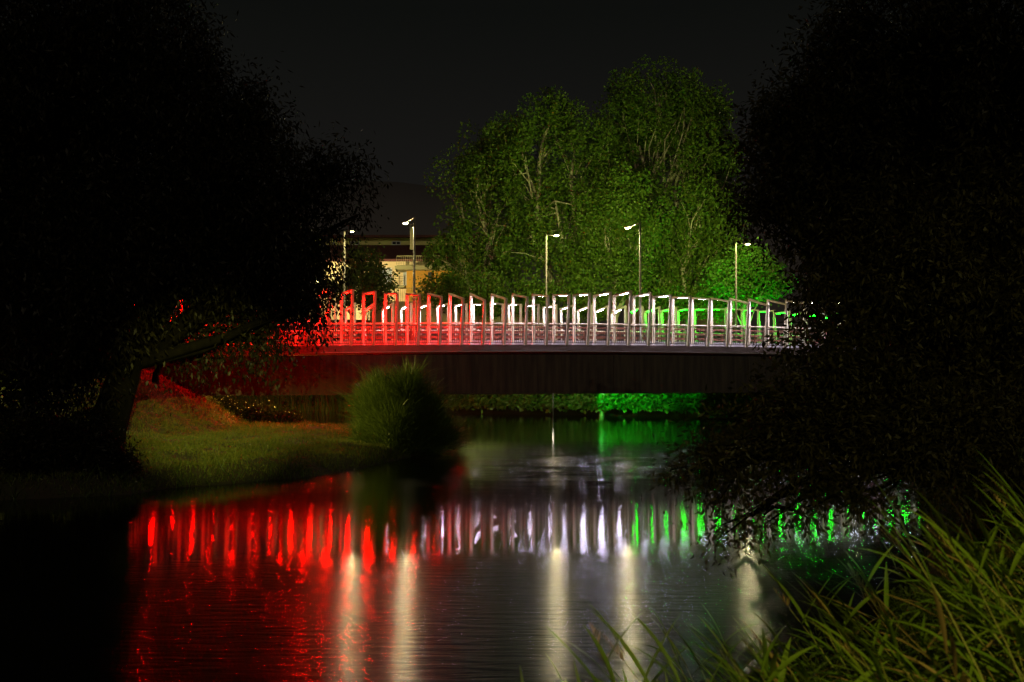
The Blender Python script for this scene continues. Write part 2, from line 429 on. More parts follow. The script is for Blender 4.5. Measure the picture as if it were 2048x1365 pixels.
# cross beams under the deck
for j in range(-12, 14):
    s = j*3.7+0.6
    p = bp(s, WID/2)
    MB().box((p.x, p.y, p.z-0.62), (0.25, WID-1.5, 0.38), TH).build("cross_beam", M['girder'], bridge)
for s, ww in ((-26.5, 3), (33, 3)):
    p = bp(s, WID/2)
    MB().box((p.x, p.y, (GB-0.05-1.2)/2), (ww, WID-0.6, GB-0.05+1.2), TH).build("abutment", M['concrete'], bridge)

# ---- portal frames
FD = Vector((0.62, -0.92, 0))                   # inner foot -> outer foot, world
FA = math.atan2(FD.y, FD.x); FL = FD.length
DEP = 0.13                                      # profile depth across the frame
def tri(k):                                     # height of the outer corner, wave of 14
    k = k % 14; return -0.39 + (0.56*(k/7.0) if k <= 7 else 0.56*((14-k)/7.0))
frame_cache = {}
def frame_meshes(k):
    k = k % 14
    if k in frame_cache: return frame_cache[k]
    H = 2.66; Ho = H + tri(k); lean = 0.20; wl = 0.085
    # legs and bar meet in mitres inside the frame plane; local x = in plane, y = across
    def prism(poly, d=DEP):
        mb = MB(); n = len(poly)
        mb.v = [(x, -d/2, z) for x, z in poly] + [(x, d/2, z) for x, z in poly]
        mb.f = [tuple(range(n)), tuple(range(n, 2*n))[::-1]] + [(i, i+n, (i+1) % n + n, (i+1) % n) for i in range(n)]
        return mb
    xo = FL + lean*(Ho/H)
    sl = (Ho-H)/(xo)                              # slope of bar
    zt = lambda x: H + sl*x; zb = lambda x: zt(x) - 0.09
    ox = lambda z: FL + lean*z/H
    il = prism([(-wl/2, 0), (wl/2, 0), (wl/2, zb(wl/2)-0.0), (-wl/2, zt(-wl/2))]).mesh("leg", M['cream'])
    z1 = zb(xo-wl/2); z2 = zt(xo+wl/2)
    ol = prism([(FL-wl/2, 0), (FL+wl/2, 0), (ox(z2)+wl/2, z2), (ox(z1)-wl/2, z1)], DEP-0.004).mesh("leg", M['cream'])
    tb = prism([(wl/2, zb(wl/2)), (ox(z1)-wl/2, z1), (ox(z2)+wl/2, z2), (-wl/2, zt(-wl/2))], DEP-0.002).mesh("top_bar", M['cream'])
    ls = MB().beam((xo*0.38, 0, zb(xo*0.38)), (xo*0.82, 0, zb(xo*0.82)), 0.095, 0.004)
    pl = MB().box((0, 0, 0.015), (0.24, 0.26, 0.03)).box((FL, 0, 0.012), (0.22, 0.24, 0.024))
    p1 = MB().box((0, 0, 0.015), (0.24, 0.26, 0.03)).box((0.0, 0, 0.09), (0.16, 0.20, 0.12)).mesh("base_plate", M['rail'])
    frame_cache[k] = (il, ol, tb, ls, p1); return frame_cache[k]
strip_cache = {}
def link(name, me, parent):
    o = bpy.data.objects.new(name, me); C.objects.link(o); o.parent = parent; return o
ORD = {1:"first",2:"second",3:"third"}
def ordn(n):
    if n in ORD: return ORD[n]
    return f"{n}{'th' if 10 <= n % 100 <= 20 else {1:'st',2:'nd',3:'rd'}.get(n % 10,'th')}"
def add_frame(s, t, k, rot, colr, label, group):
    p = bp(s, t, 0.0)
    root = empty("portal_frame", p, FA + rot); tag(root, label, "portal frame", group)
    il, ol, tb, ls, bpm = frame_meshes(k)
    link("leg", il, root); link("leg", ol, root); link("top_bar", tb, root); link("base_plate", bpm, root)
    kk = (k % 14, colr)
    if kk not in strip_cache: strip_cache[kk] = ls.mesh("light_strip", M['led_'+colr])
    link("light_strip", strip_cache[kk], root)
    return root
PITCH = 1.085
T_IN = 1.06
s_first = s_at(942, T_IN)                        # first white frame of the near side, its outer corner lowest
near_s = []
for k in range(-31, 32):
    s = s_first + k*PITCH
    colr = 'white' if k >= 0 else 'red'
    if k >= 0: lab = f"{ordn(k+1)} near-side frame lit white, counted rightwards from where the red light ends"
    else: lab = f"{ordn(-k)} near-side frame lit red, counted leftwards from where white light begins"
    add_frame(s, T_IN, k, 0.0, colr, lab, "portal frames on the near side of the bridge")
    near_s.append(s)
T_FAR = WID - T_IN
s_far0 = s_at(1251, T_FAR)
for k in range(-44, 32):
    s = s_far0 + k*PITCH
    if not (S0+1 < s < S1-1): continue
    x = 1024 + F*bp(s, T_FAR).x / bp(s, T_FAR).y
    colr = 'red' if k <= -14 else ('white' if k <= 0 else 'green')
    if colr == 'green': lab = f"{ordn(k)} far-side frame lit green, counted rightwards from the white ones"
    elif colr == 'white': lab = f"{ordn(1-k)} far-side frame lit white, counted leftwards from the green ones"
    else: lab = f"{ordn(-13-k)} far-side frame lit red, counted leftwards from the white ones"
    add_frame(s, T_FAR, -k, math.pi, colr, lab, "portal frames on the far side of the bridge")

# ---- railing panels, one between each pair of outer legs
def panel_meshes():
    L_ = PITCH - 0.05
    hr = MB().tube([(0,0,1.09), (PITCH,0,1.09)], 0.042, 10).mesh("handrail", M['cream'], smooth=True)
    post = MB().beam((0,0,0.03), (0,0,1.0), 0.05, 0.035, (1,0,0)).mesh("post", M['bars'])
    inf = MB().beam((0.055,0,1.0), (L_-0.005,0,1.0), 0.03, 0.035).beam((0.055,0,0.13), (L_-0.005,0,0.13), 0.03, 0.035)
    n = 9
    for i in range(n):
        x = 0.055 + (L_-0.06)*(i+0.5)/n
        inf.beam((x,0,0.148), (x,0,0.982), 0.026, 0.020, (1,0,0))
    return hr, post, inf.mesh("balusters", M['bars']), L_
HR, POST, INF, PL = panel_meshes()
def add_panel(s, t, label, group):
    root = empty("railing_panel", bp(s, t), TH); tag(root, label, "railing", group)
    link("handrail", HR, root)
    a = link("post", POST, root); a.location = (0.03, 0, 0)
    b = link("post", POST, root); b.location = (PL, 0, 0)
    link("balusters", INF, root)
# outer leg of the near frames sits about here
off = FD.dot(AX)
for k, s in enumerate(near_s[:-1]):
    n = k - 31
    if n >= 0: lab = f"near railing panel just right of the {ordn(n+1)} frame lit white"
    else: lab = f"near railing panel just right of the {ordn(-n)} frame lit red"
    add_panel(s + off + 0.03, 0.26, lab, "railing panels along the near side")
for k in range(-40, 34):
    s = s_far0 + k*PITCH - off + 0.03
    if not (S0+1 < s < S1-2): continue
    if k < 0: lab = f"far railing panel, {ordn(-k)} to the left of where the green light begins"
    else: lab = f"far railing panel, {ordn(k+1)} to the right of where the green light begins"
    add_panel(s, WID-0.26, lab, "railing panels along the far side")

# ---- wooden guard rails between pavement and road
for t, which in ((2.0, "near"), (WID-2.0, "far")):
    g = empty("guard_rail", bp(0, t)); tag(g, f"brown guard rail of three beams between road and {which} pavement", "guard rail", "guard rails beside the road")
    for h in (0.44, 0.70, 0.97):
        mb = MB(); N_ = 30
        pts = [bp(S0+1 + (S1-S0-2)*i/N_, t, h) for i in range(N_+1)]
        for a, b in zip(pts[:-1], pts[1:]): mb.beam(a, b, 0.09, 0.10)
        mb.build("beam", M['wood'], g)
    s = S0+1.5
    while s < S1-1.5:
        p = bp(s, t + (0.10 if which == "near" else -0.10))
        MB().box((p.x, p.y, p.z+0.53), (0.11, 0.09, 1.02), TH).build("post", M['wood'], g)
        s += 2.17

# ------------------------------------------------------------------ street lamps
def point(name, loc, P, col, r=0.08, parent=None):
    l = bpy.data.lights.new(name, 'POINT'); l.energy = P; l.color = col; l.shadow_soft_size = r
    o = bpy.data.objects.new(name, l); C.objects.link(o); o.location = loc
    if parent is not None:
        o.location = Vector(loc) - parent.location; o.parent = parent
    return o
def spot(name, loc, target, P, col, ang, blend=0.6, r=0.08, parent=None):
    l = bpy.data.lights.new(name, 'SPOT'); l.energy = P; l.color = col; l.shadow_soft_size = r
    l.spot_size = R(ang); l.spot_blend = blend
    o = bpy.data.objects.new(name, l); C.objects.link(o)
    d = Vector(target) - Vector(loc); o.rotation_euler = d.to_track_quat('-Z', 'Y').to_euler()
    o.location = Vector(loc) - (parent.location if parent is not None else Vector((0,0,0)))
    if parent is not None: o.parent = parent
    return o
WARM = (1.0, 0.84, 0.42)
def street_lamp(foot, top_z, arm, label, P=420, group="street lamps along the bridge", col=WARM, lens='lamp', spot_to=None, ang=120, drop=0.14, tree=None):
    foot = Vector(foot); root = empty("street_lamp", foot); tag(root, label, "street lamp", group)
    top = Vector((foot.x, foot.y, top_z)); arm = Vector((arm[0], arm[1], 0)); al = arm.length; d = arm/al
    MB().tube([foot, foot+Vector((0,0,0.5)), foot+Vector((0,0,0.55)), top], [0.11,0.11,0.075,0.05], 10).build("pole", M['pole'], root, True)
    MB().box(foot+Vector((0,0,0.02)), (0.34,0.34,0.04)).build("base_plate", M['head'], root)
    e0 = top + Vector((0,0,-0.06)); e1 = top + d*(al-0.34) + Vector((0,0,-drop))
    MB().tube([e0, e1], [0.035,0.03], 8).build("arm", M['pole'], root, True)
    # flat tapering head
    h0 = e1 - d*0.05; h1 = top + d*(al+0.16) + Vector((0,0,-drop-0.03)); s_ = Vector((-d.y, d.x, 0))
    mb = MB(); P8 = []
    for p, wv, th in ((h0, 0.05, 0.05), (h1, 0.13, 0.03)):
        P8 += [p - s_*wv - Vector((0,0,th)), p + s_*wv - Vector((0,0,th)), p + s_*wv*0.8 + Vector((0,0,th*0.7)), p - s_*wv*0.8 + Vector((0,0,th*0.7))]
    n_ = len(mb.v); mb.v += [tuple(q) for q in P8]
    mb.f += [(0,1,2,3),(7,6,5,4),(0,4,5,1),(1,5,6,2),(2,6,7,3),(3,7,4,0)]
    hd = mb.build("lamp_head", M['head'], root)
    lc = top + d*(al-0.02) + Vector((0,0,-drop-0.075))
    ln = MB().box(lc, (0.24, 0.15, 0.045), math.atan2(d.y, d.x)).build("lens", M[lens], hd)
    lp = lc + Vector((0,0,-0.10))
    if tree is not None: spot("added_tree_light", lc + Vector((0, 0.25, 0.02)), tree[:3], tree[3] if len(tree) > 3 else 1500, (0.66, 1.0, 0.24), 105, 0.8, 0.05, root)  # extra spot added to light the tree crowns
    if spot_to is None: point("lamp_light", lp, P, col, 0.05, root)
    else: spot("lamp_light", lp, spot_to, P, col, ang, 0.5, 0.05, root)
    return root
for px, tz, lab in ((828, 10.85, "tall lamp whose head points left, in front of the yellow house"),
                    (1281, 10.95, "tall lamp whose bright head points left, before the big poplars")):
    p = bp(s_at(px, 1.75), 1.75); street_lamp(p, tz, (-0.56, 0.92), lab, 380 if px > 1000 else 330, tree=(6.5, 73, 14, 4600) if px > 1000 else None)
for px, tz, lab in ((1093, 11.05, "lamp whose head points right, left of the tallest poplar trunk"),
                    (688, 10.95, "lamp with its head to the right, half inside the left willow"),
                    (1473, 10.85, "lamp with its head to the right above the green lit foliage"),
                    (1690, 10.8, "far lamp glinting through the dark tree on the right")):
    p = bp(s_at(px, WID-1.75), WID-1.75); street_lamp(p, tz, (0.56, -0.92), lab, {1093: 380, 1473: 330}.get(px, 300), tree={1093: (1.0, 73, 15, 900), 1473: (11.5, 72, 13, 1200)}.get(px))

# added lamps out of the frame, put there to light reeds, bush and mound
def gz(x, y): return float(ground_z(np.array([x]), np.array([y]))[0])
pl_ = street_lamp((1.2, -3.2, gz(1.2,-3.2)), 6.8, (0.5, 1.0), "added unseen street lamp on the path, lighting the foreground reeds", 1400, "added lamps on the river path",
            (1.0, 0.88, 0.20), spot_to=(4.6, 6.0, 1.2), ang=66)
lp_ = street_lamp((-24.0, 34.0, gz(-24.0,34.0)), 6.6, (0.7, 0.15), "added unseen street lamp on the left bank, lighting the grass mound", 4000, "added lamps on the river path",
            (0.95, 0.92, 0.25), spot_to=(-13.2, 37.6, 0.9), ang=40)
spot("lamp_light", Vector((1.45, -2.6, 6.9)), (-12.0, 39.4, 0.9), 52000, (0.95, 0.95, 0.20), 11.0, 1.0, 0.05, pl_)  # extra spot added to light the mound from the camera side
spot("lamp_light", Vector((1.5, -2.6, 6.9)), (-8.0, 42.8, 0.5), 20000, (1.0, 0.88, 0.18), 8.0, 1.0, 0.05, pl_)  # another added spot, for the grass right of the mound
spot("lamp_light", Vector((-23.3, 34.2, 6.3)), (-4.2, 35.6, 2.2), 36000, (1.0, 0.80, 0.20), 15, 0.6, 0.05, lp_)  # extra spot added to light the round bush

# ------------------------------------------------------------------ buildings behind the bridge
def wpt(px, py, Y): return at(px, py, Y)
house = empty("house", at(800, 640, 80)); tag(house, "cream and orange house with balcony and dark tiled roof behind the bridge", "house")
def wallbox(px0, px1, py0, py1, Y, th, name, m, parent):
    a = at(px0, py1, Y); b = at(px1, py0, Y)
    return MB().box(((a.x+b.x)/2, Y+th/2, (a.z+b.z)/2), (b.x-a.x, th, b.z-a.z)).build(name, m, parent)
wallbox(600, 812, 521, 640, 80.0, 8, "wall", M['cwall'], house)
wallbox(812.5, 905, 539, 640, 78.6, 9.4, "wall", M['owall'], house)
wallbox(812.5, 905, 517, 530, 80.3, 7.7, "wall", M['cwall'], house)
g_ = wallbox(600, 905, 518.5, 521.5, 79.3, 0.15, "gutter", M['trim'], house)
# roof slab sloping back
ra = at(590, 518, 79.2); rb = at(908, 518, 79.2); zr_ = at(0, 488, 84).z
rf = MB(); rf.v = [tuple(ra), tuple(rb), (rb.x, 84.6, zr_), (ra.x, 84.6, zr_), (ra.x, 84.6, zr_-0.3), (rb.x, 84.6, zr_-0.3), (rb.x, 79.2, rb.z-0.2), (ra.x, 79.2, ra.z-0.2)]
rf.f = [(0,1,2,3), (3,2,5,4), (7,6,1,0), (4,5,6,7), (0,3,4,7), (2,1,6,5)]
roof = rf.build("roof", M['roof'], house)
pc = at(824, 500, 81.5)
ch = MB().box((pc.x, pc.y, at(0,478,81.5).z), (0.36, 0.36, 1.7)).build("chimney", M['slab'], roof)
zc = at(0,478,81.5).z + 0.85
MB().box((pc.x, pc.y, zc+0.03), (0.46, 0.46, 0.06)).box((pc.x-.14, pc.y, zc+0.16), (0.06, 0.36, 0.2)).box((pc.x+.14, pc.y, zc+0.16), (0.06, 0.36, 0.2)).box((pc.x, pc.y, zc+0.31), (0.50, 0.50, 0.08)).build("chimney_cap", M['dark'], ch)
def window(px0, px1, py0, py1, Y, parent, m=None, frame=True):
    a = at(px0, py1, Y); b = at(px1, py0, Y)
    f_ = MB(); t_ = 0.07
    x0, x1, z0, z1 = a.x, b.x, a.z, b.z
    f_.box(((x0+x1)/2, Y-0.03, z1-t_/2), (x1-x0, 0.1, t_)).box(((x0+x1)/2, Y-0.03, z0+t_/2), (x1-x0, 0.1, t_))
    f_.box((x0+t_/2, Y-0.03, (z0+z1)/2), (t_, 0.1, z1-z0-2*t_)).box((x1-t_/2, Y-0.03, (z0+z1)/2), (t_, 0.1, z1-z0-2*t_)).box(((x0+x1)/2, Y-0.03, (z0+z1)/2), (t_, 0.1, z1-z0-2*t_))
    fr = f_.build("window", M['trim'], parent)
    MB().box(((x0+x1)/2, Y-0.015, (z0+z1)/2), (x1-x0-2*t_, 0.026, z1-z0-2*t_)).build("pane", m or M['glass'], fr)
    return fr
window(757, 784, 536, 572, 80.0, house, M['shutter'])
window(690, 716, 536, 572, 80.0, house)
dr = wallbox(806, 815, 538, 572, 79.9, 0.08, "door", M['shutter'], house)
def picket(parent, px0, px1, py0, py1, Y, step=0.14, name="balustrade", m=None, rail=0.05, yside=None):
    a = at(px0, py1, Y); b = at(px1, py0, Y); mb = MB()
    x = a.x
    while x < b.x:
        mb.box((x, Y, (a.z+b.z)/2), (0.03, 0.03, b.z-a.z-0.004)); x += step
    mb.box(((a.x+b.x)/2, Y, b.z+rail/2), (b.x-a.x, 0.06, rail)); mb.box(((a.x+b.x)/2, Y, a.z-0.03), (b.x-a.x, 0.05, 0.05))
    return mb.build(name, m or M['dark'], parent)
bal = wallbox(789, 900, 531.5, 539, 77.6, 2.4, "balcony", M['slab'], house)
picket(bal, 793, 898, 512.5, 530, 77.7, 0.17, m=M['slab'])
b2 = wallbox(776, 808, 571, 575, 78.7, 1.25, "balcony", M['slab'], house)
mbr = MB(); a = at(777, 572, 78.8); b = at(808, 552, 78.8)
for i in range(5): mbr.tube([(a.x, 78.8, a.z+0.05+i*0.17), (b.x, 78.8, a.z+0.05+i*0.17)], 0.012, 6)
for x in np.linspace(a.x, b.x, 4): mbr.box((x, 78.8, a.z+0.4), (0.03,0.03,0.8))
mbr.build("balustrade", M['dark'], b2)
# wall lamp silhouette on the orange wall
p = at(859, 551, 78.5); MB().box(p, (0.25, 0.16, 0.5)).box(p+Vector((0.12,0,-0.3)), (0.12, 0.12, 0.3)).build("wall_box", M['dark'], house)

yb = empty("apartment_building", at(800, 640, 95)); tag(yb, "pale yellow building with flat roof rising behind the tiled house", "building")
wallbox(560, 1000, 474, 640, 94.0, 9, "wall", M['ywall'], yb)
wallbox(548, 1012, 469.5, 474, 93.3, 10.5, "roof", M['roof'], yb)
window(783, 801, 482, 490, 94.0, yb); window(700, 718, 482, 490, 94.0, yb)
tb_ = empty("outbuilding", at(1350, 650, 82)); tag(tb_, "tan building with garage door glimpsed below the poplars", "building")
wallbox(1270, 1470, 556, 660, 82, 7, "wall", M['twall'], tb_)
wallbox(1262, 1478, 551, 556, 81.4, 8.2, "roof", M['roof'], tb_)
window(1299, 1313, 538+26, 560+26, 82, tb_)
gd = wallbox(1345, 1376, 604, 655, 81.9, 0.09, "garage_door", M['cwall'], tb_)

gw = empty("garden_wall", at(930, 640, 70.6)); tag(gw, "low brown garden wall topped with a picket fence behind the bridge", "wall")
wallbox(740, 1100, 604, 655, 70.6, 0.3, "wall", M['twall'], gw)
picket(gw, 742, 1098, 577, 603, 70.75, 0.15, "picket_fence", M['slab'])
# added yard lamps, hidden from view, put in to light the houses
street_lamp((-14.6, 71.5, 4.2), 9.6, (0.6, 0.5), "added yard lamp before the cream house, hidden by the left trees", 4200, "added yard lamps behind the bridge", (1.0,0.82,0.40), spot_to=(-7.0, 84, 11.0), ang=92)
street_lamp((-0.6, 72.4, 4.2), 7.9, (-0.6, 0.3), "added yard lamp at the foot of the left poplar", 900, "added yard lamps behind the bridge", (1.0,0.82,0.40), spot_to=(-5, 80, 9), ang=100)
# assumed low wall behind the bank hedge, coloured orange for its mirrored image
bw = empty("assumed_wall", (-1, 76.5, 3.4)); tag(bw, "assumed low wall coloured orange behind the bank hedge, seen mirrored in the water", "wall")
MB().box((-1.2, 76.6, 3.9), (5.2, 0.3, 1.5)).build("wall", M['owall'], bw)
# added orange lamp under the deck, standing in for an unseen source
pf = bp(s_at(560, 3.0), 3.0); pf.z = 2.45
ub = empty("added_deck_lamp", pf); tag(ub, "added orange lamp hung under the deck, lighting the rear edge of the grassy spit", "lamp")
MB().tube([pf+Vector((0,0,1.35)), pf+Vector((0,0,0.06))], 0.025, 8).build("rod", M['dark'], ub)
MB().box(pf+Vector((0,0,0.03)), (0.34,0.16,0.06), TH).build("housing", M['head'], ub)
MB().box(pf-Vector((0,0,0.02)), (0.28,0.12,0.04), TH).build("lens", M['sodium'], ub)
point("lamp_light", pf-Vector((0,0,0.10)), 1400, (1.0,0.50,0.06), 0.05, ub)
pf = bp(s_at(960, 7.6), 7.6); pf.z = 2.5  # second added lamp, there to brighten the far bank
ub = empty("added_deck_lamp", pf); tag(ub, "added shaded lamp hung under the deck, throwing light on the far bank", "lamp")
MB().tube([pf+Vector((0,0,1.30)), pf+Vector((0,0,0.10))], 0.025, 8).build("rod", M['dark'], ub)
MB().box(pf+Vector((0,-0.08,0.0)), (0.34,0.10,0.24), TH).build("housing", M['head'], ub)
MB().box(pf+Vector((0,-0.008,0.0)), (0.28,0.03,0.18), TH).build("lens", M['glint'], ub)
spot("lamp_light", pf+Vector((0,0.08,0)), (1.5, 68.5, 1.6), 700, (0.75, 1.0, 0.22), 125, 0.6, 0.05, ub)
# added green floodlight below the far girder, unseen, to light the bank
fl_r = empty("floodlight", bp(s_at(1180, WID), WID-0.2, -1.0)); tag(fl_r, "added green floodlight fixed under the far side of the bridge", "floodlight")
q = fl_r.location
MB().box(q, (0.30, 0.16, 0.22), TH).build("housing", M['head'], fl_r)
MB().box(q+Vector((0,0.10,0)), (0.24, 0.03, 0.16), TH).build("lens", M['led_green'], fl_r)
MB().box(q+Vector((0,0,0.25)), (0.05, 0.05, 0.28), TH).build("bracket", M['dark'], fl_r)
spot("added_flood_light", q+Vector((0.05,0.2,-0.02)), (8.6, 64.4, 1.3), 2000, (0.0, 1.0, 0.08), 74, 0.12, 0.05, fl_r)

gf = empty("floodlight", (15.5, 64.0, gz(15.5, 64.0))); tag(gf, "added green floodlight on the far bank aimed up into the right hand foliage", "floodlight")  # added to turn the right hand crowns green
q = gf.location + Vector((0,0,0.35))
MB().box(q, (0.30, 0.2, 0.24)).build("housing", M['head'], gf)
MB().box(q+Vector((0,0.085,0.03)), (0.24, 0.06, 0.18)).build("lens", M['led_green'], gf)
MB().box(q-Vector((0,0,0.24)), (0.06, 0.06, 0.24)).build("bracket", M['dark'], gf)
spot("added_flood_light", q+Vector((0,0.2,0.1)), (15.8, 70, 8.5), 4200, (0.03, 1.0, 0.02), 100, 0.9, 0.05, gf)
rf_ = empty("floodlight", (-4.7, 37.7, gz(-4.7, 37.7))); tag(rf_, "small added red floodlight behind the round bush, washing the girder", "floodlight")  # added out of sight to wash the girder red
q = Vector((-4.7, 37.7, gz(-4.7, 37.7)+0.35)); b0 = rf_.location.copy()
MB().tube([b0, Vector((q.x, q.y, q.z-0.11))], 0.04, 8).build("post", M['dark'], rf_)
MB().box(q, (0.26, 0.16, 0.2), R(24)).build("housing", M['head'], rf_)
MB().box(q+Vector((-0.035,0.078,0)), (0.20, 0.03, 0.15), R(24)).build("lens", M['led_red'], rf_)
spot("added_flood_light", q+Vector((-0.07,0.16,0.03)), (-11.0, 48.0, 4.8), 1700, (1.0, 0.006, 0.0), 72, 0.95, 0.05, rf_)

# ------------------------------------------------------------------ trees
def sphere_pts(n):
    return unit(rng.normal(size=(n,3)))
def make_tree(name, label, foot, trunk_r, blobs, leafm, barkm, leaf_len, leaf_w, n_clump, per, clump_r, droop=0.0, group=None,
              cat="tree", fork=0.35, limb_r=0.4, twigs=0.5, shell=0.55, lean=None, upr=1.0, puffy=False):
    """blobs: (x,y,z,rx,ry,rz,weight) in world metres"""
    foot = Vector(foot); root = empty(name, foot); tag(root, label, cat, group)
    B = np.array(blobs, float); wts = B[:,6]*B[:,3]*B[:,5]; wts /= wts.sum()
    # clump centres
    ids = rng.choice(len(B), size=n_clump, p=wts)
    d = sphere_pts(n_clump); rr = shell + (1-shell)*rng.random(n_clump)**0.6
    rr = np.where(rng.random(n_clump) < 0.28, rng.random(n_clump)**0.5*shell, rr)
    CC = B[ids,:3] + d*B[ids,3:6]*rr[:,None]
    if puffy:                                    # open the side that faces the river so that limbs show
        rel = CC[:,1] - B[ids,1]; flip = (rel < 0) & (rng.random(n_clump) < 0.5)
        CC[flip,1] = B[ids,1][flip] - rel[flip]
    # trunk and limbs
    mb = MB(); ctr = Vector(B[:,:3].T @ wts)
    fz = foot.z + (ctr.z-foot.z)*fork
    fk = foot.lerp(ctr, 0.25); fk = Vector(((lean or fk)[0], (lean or fk)[1], fz))
    mid = foot.lerp(fk, 0.5) + Vector((random.uniform(-.1,.1), random.uniform(-.1,.1), 0))
    mb.tube([foot - Vector((0,0,0.5)), foot, foot+Vector((0,0,0.4)), mid, fk], [trunk_r*1.6, trunk_r*1.35, trunk_r*1.05, trunk_r*0.9, trunk_r*0.75], 10)
    for bi in range(len(B)):
        c = Vector(B[bi,:3]); r0 = trunk_r*limb_r*(0.8+0.5*random.random())
        m1 = fk.lerp(c, 0.45) + Vector((random.uniform(-1,1), random.uniform(-1,1), -0.1))*(c-fk).length*0.10
        m2 = fk.lerp(c, 0.75) + Vector((random.uniform(-1,1), random.uniform(-1,1), 0.4))*(c-fk).length*0.07
        mb.tube([fk - Vector((0,0,0.2)), m1, m2, c], [r0, r0*0.7, r0*0.5, r0*0.28], 7)
        own = CC[ids == bi]; nt_ = int(len(own)*twigs)
        for j in range(nt_):
            e_ = Vector(own[j]); src = (m1.lerp(c, random.random()))
            k1 = src.lerp(e_, 0.5) + Vector((random.uniform(-1,1), random.uniform(-1,1), 0.5))*(e_-src).length*0.12
            mb.tube([src, k1, e_], [r0*0.22+0.008, r0*0.13+0.006, 0.006], 4, False)
    mb.build("trunk", barkm, root, True)
    # leaves
    n = n_clump*per
    idx = np.repeat(np.arange(n_clump), per)
    sz = clump_r*(0.6+0.8*rng.random(n_clump))
    off_ = rng.normal(size=(n,3))*sz[idx][:,None]*np.array([0.55,0.55,(0.45+droop*0.9)*upr])
    if puffy:
        u_ = sphere_pts(n); off_ = u_*np.array([1,1,upr])*sz[idx][:,None]*(0.55+0.5*rng.random(n)**0.5)[:,None]
    if droop: off_[:,2] -= np.abs(rng.normal(size=n))*droop*clump_r
    P = CC[idx] + off_
    D = unit(rng.normal(size=(n,3))*0.8 + unit(off_)*0.7 + np.array([0,0,-0.25-2.0*droop]))
    L = leaf_len*(0.6+0.7*rng.random(n)); W = leaf_w*(0.6+0.7*rng.random(n))
    N_ = unit(unit(off_*np.array([1,1,1.0/upr]))*1.0 + rng.normal(size=(n,3))*0.55 + np.array([0,0,0.15])) if puffy else None
    v, qd = leaf_arrays(P, D, L, W, N_)
    fast_mesh("crown", v, qd, leafm, root)
    return root

def pb(px, py, Y, rpx, rpz=None, dep=None, w=1.0, dy=0.0):
    p = at(px, py, Y); s_ = Y/F; rx = rpx*s_; rz = (rpz or rpx)*s_
    return (p.x, p.y+dy, p.z, rx, dep or min(rx, rz, 4.0), rz, w)

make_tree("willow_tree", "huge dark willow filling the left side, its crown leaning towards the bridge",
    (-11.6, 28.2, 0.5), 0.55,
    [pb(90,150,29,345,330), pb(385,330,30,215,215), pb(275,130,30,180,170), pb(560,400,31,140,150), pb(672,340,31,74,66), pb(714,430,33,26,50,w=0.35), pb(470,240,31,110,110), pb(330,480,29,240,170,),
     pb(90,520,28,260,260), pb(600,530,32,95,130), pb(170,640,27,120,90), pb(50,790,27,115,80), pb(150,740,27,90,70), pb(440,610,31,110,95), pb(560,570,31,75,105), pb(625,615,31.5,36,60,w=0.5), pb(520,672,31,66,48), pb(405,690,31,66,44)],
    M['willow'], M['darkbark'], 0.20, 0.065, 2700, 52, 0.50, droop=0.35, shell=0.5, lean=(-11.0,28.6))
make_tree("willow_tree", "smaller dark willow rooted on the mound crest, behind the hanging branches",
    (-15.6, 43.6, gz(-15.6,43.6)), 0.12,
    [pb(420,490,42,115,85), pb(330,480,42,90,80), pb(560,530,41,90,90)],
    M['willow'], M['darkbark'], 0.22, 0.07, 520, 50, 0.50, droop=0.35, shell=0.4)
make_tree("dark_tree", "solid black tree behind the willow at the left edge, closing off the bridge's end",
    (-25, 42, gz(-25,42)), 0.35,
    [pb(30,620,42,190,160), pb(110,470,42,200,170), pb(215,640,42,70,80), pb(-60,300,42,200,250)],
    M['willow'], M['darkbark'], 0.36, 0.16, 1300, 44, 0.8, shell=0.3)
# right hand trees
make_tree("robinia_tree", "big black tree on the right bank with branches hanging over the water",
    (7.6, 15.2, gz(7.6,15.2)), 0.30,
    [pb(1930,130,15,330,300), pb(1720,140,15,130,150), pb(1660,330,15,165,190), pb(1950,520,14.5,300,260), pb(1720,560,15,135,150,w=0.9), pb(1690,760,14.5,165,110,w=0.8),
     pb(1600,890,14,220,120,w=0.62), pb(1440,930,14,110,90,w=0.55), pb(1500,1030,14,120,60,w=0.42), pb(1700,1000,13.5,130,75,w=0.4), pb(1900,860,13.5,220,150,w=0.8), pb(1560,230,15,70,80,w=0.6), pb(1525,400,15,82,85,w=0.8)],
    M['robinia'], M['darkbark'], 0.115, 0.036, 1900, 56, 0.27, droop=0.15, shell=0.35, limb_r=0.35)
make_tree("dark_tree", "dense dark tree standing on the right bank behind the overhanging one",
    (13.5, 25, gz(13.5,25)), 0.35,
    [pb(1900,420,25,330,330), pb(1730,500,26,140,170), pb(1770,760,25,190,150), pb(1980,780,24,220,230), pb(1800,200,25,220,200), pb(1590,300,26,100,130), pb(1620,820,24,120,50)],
    M['robinia'], M['darkbark'], 0.24, 0.10, 1500, 40, 0.6, shell=0.3)

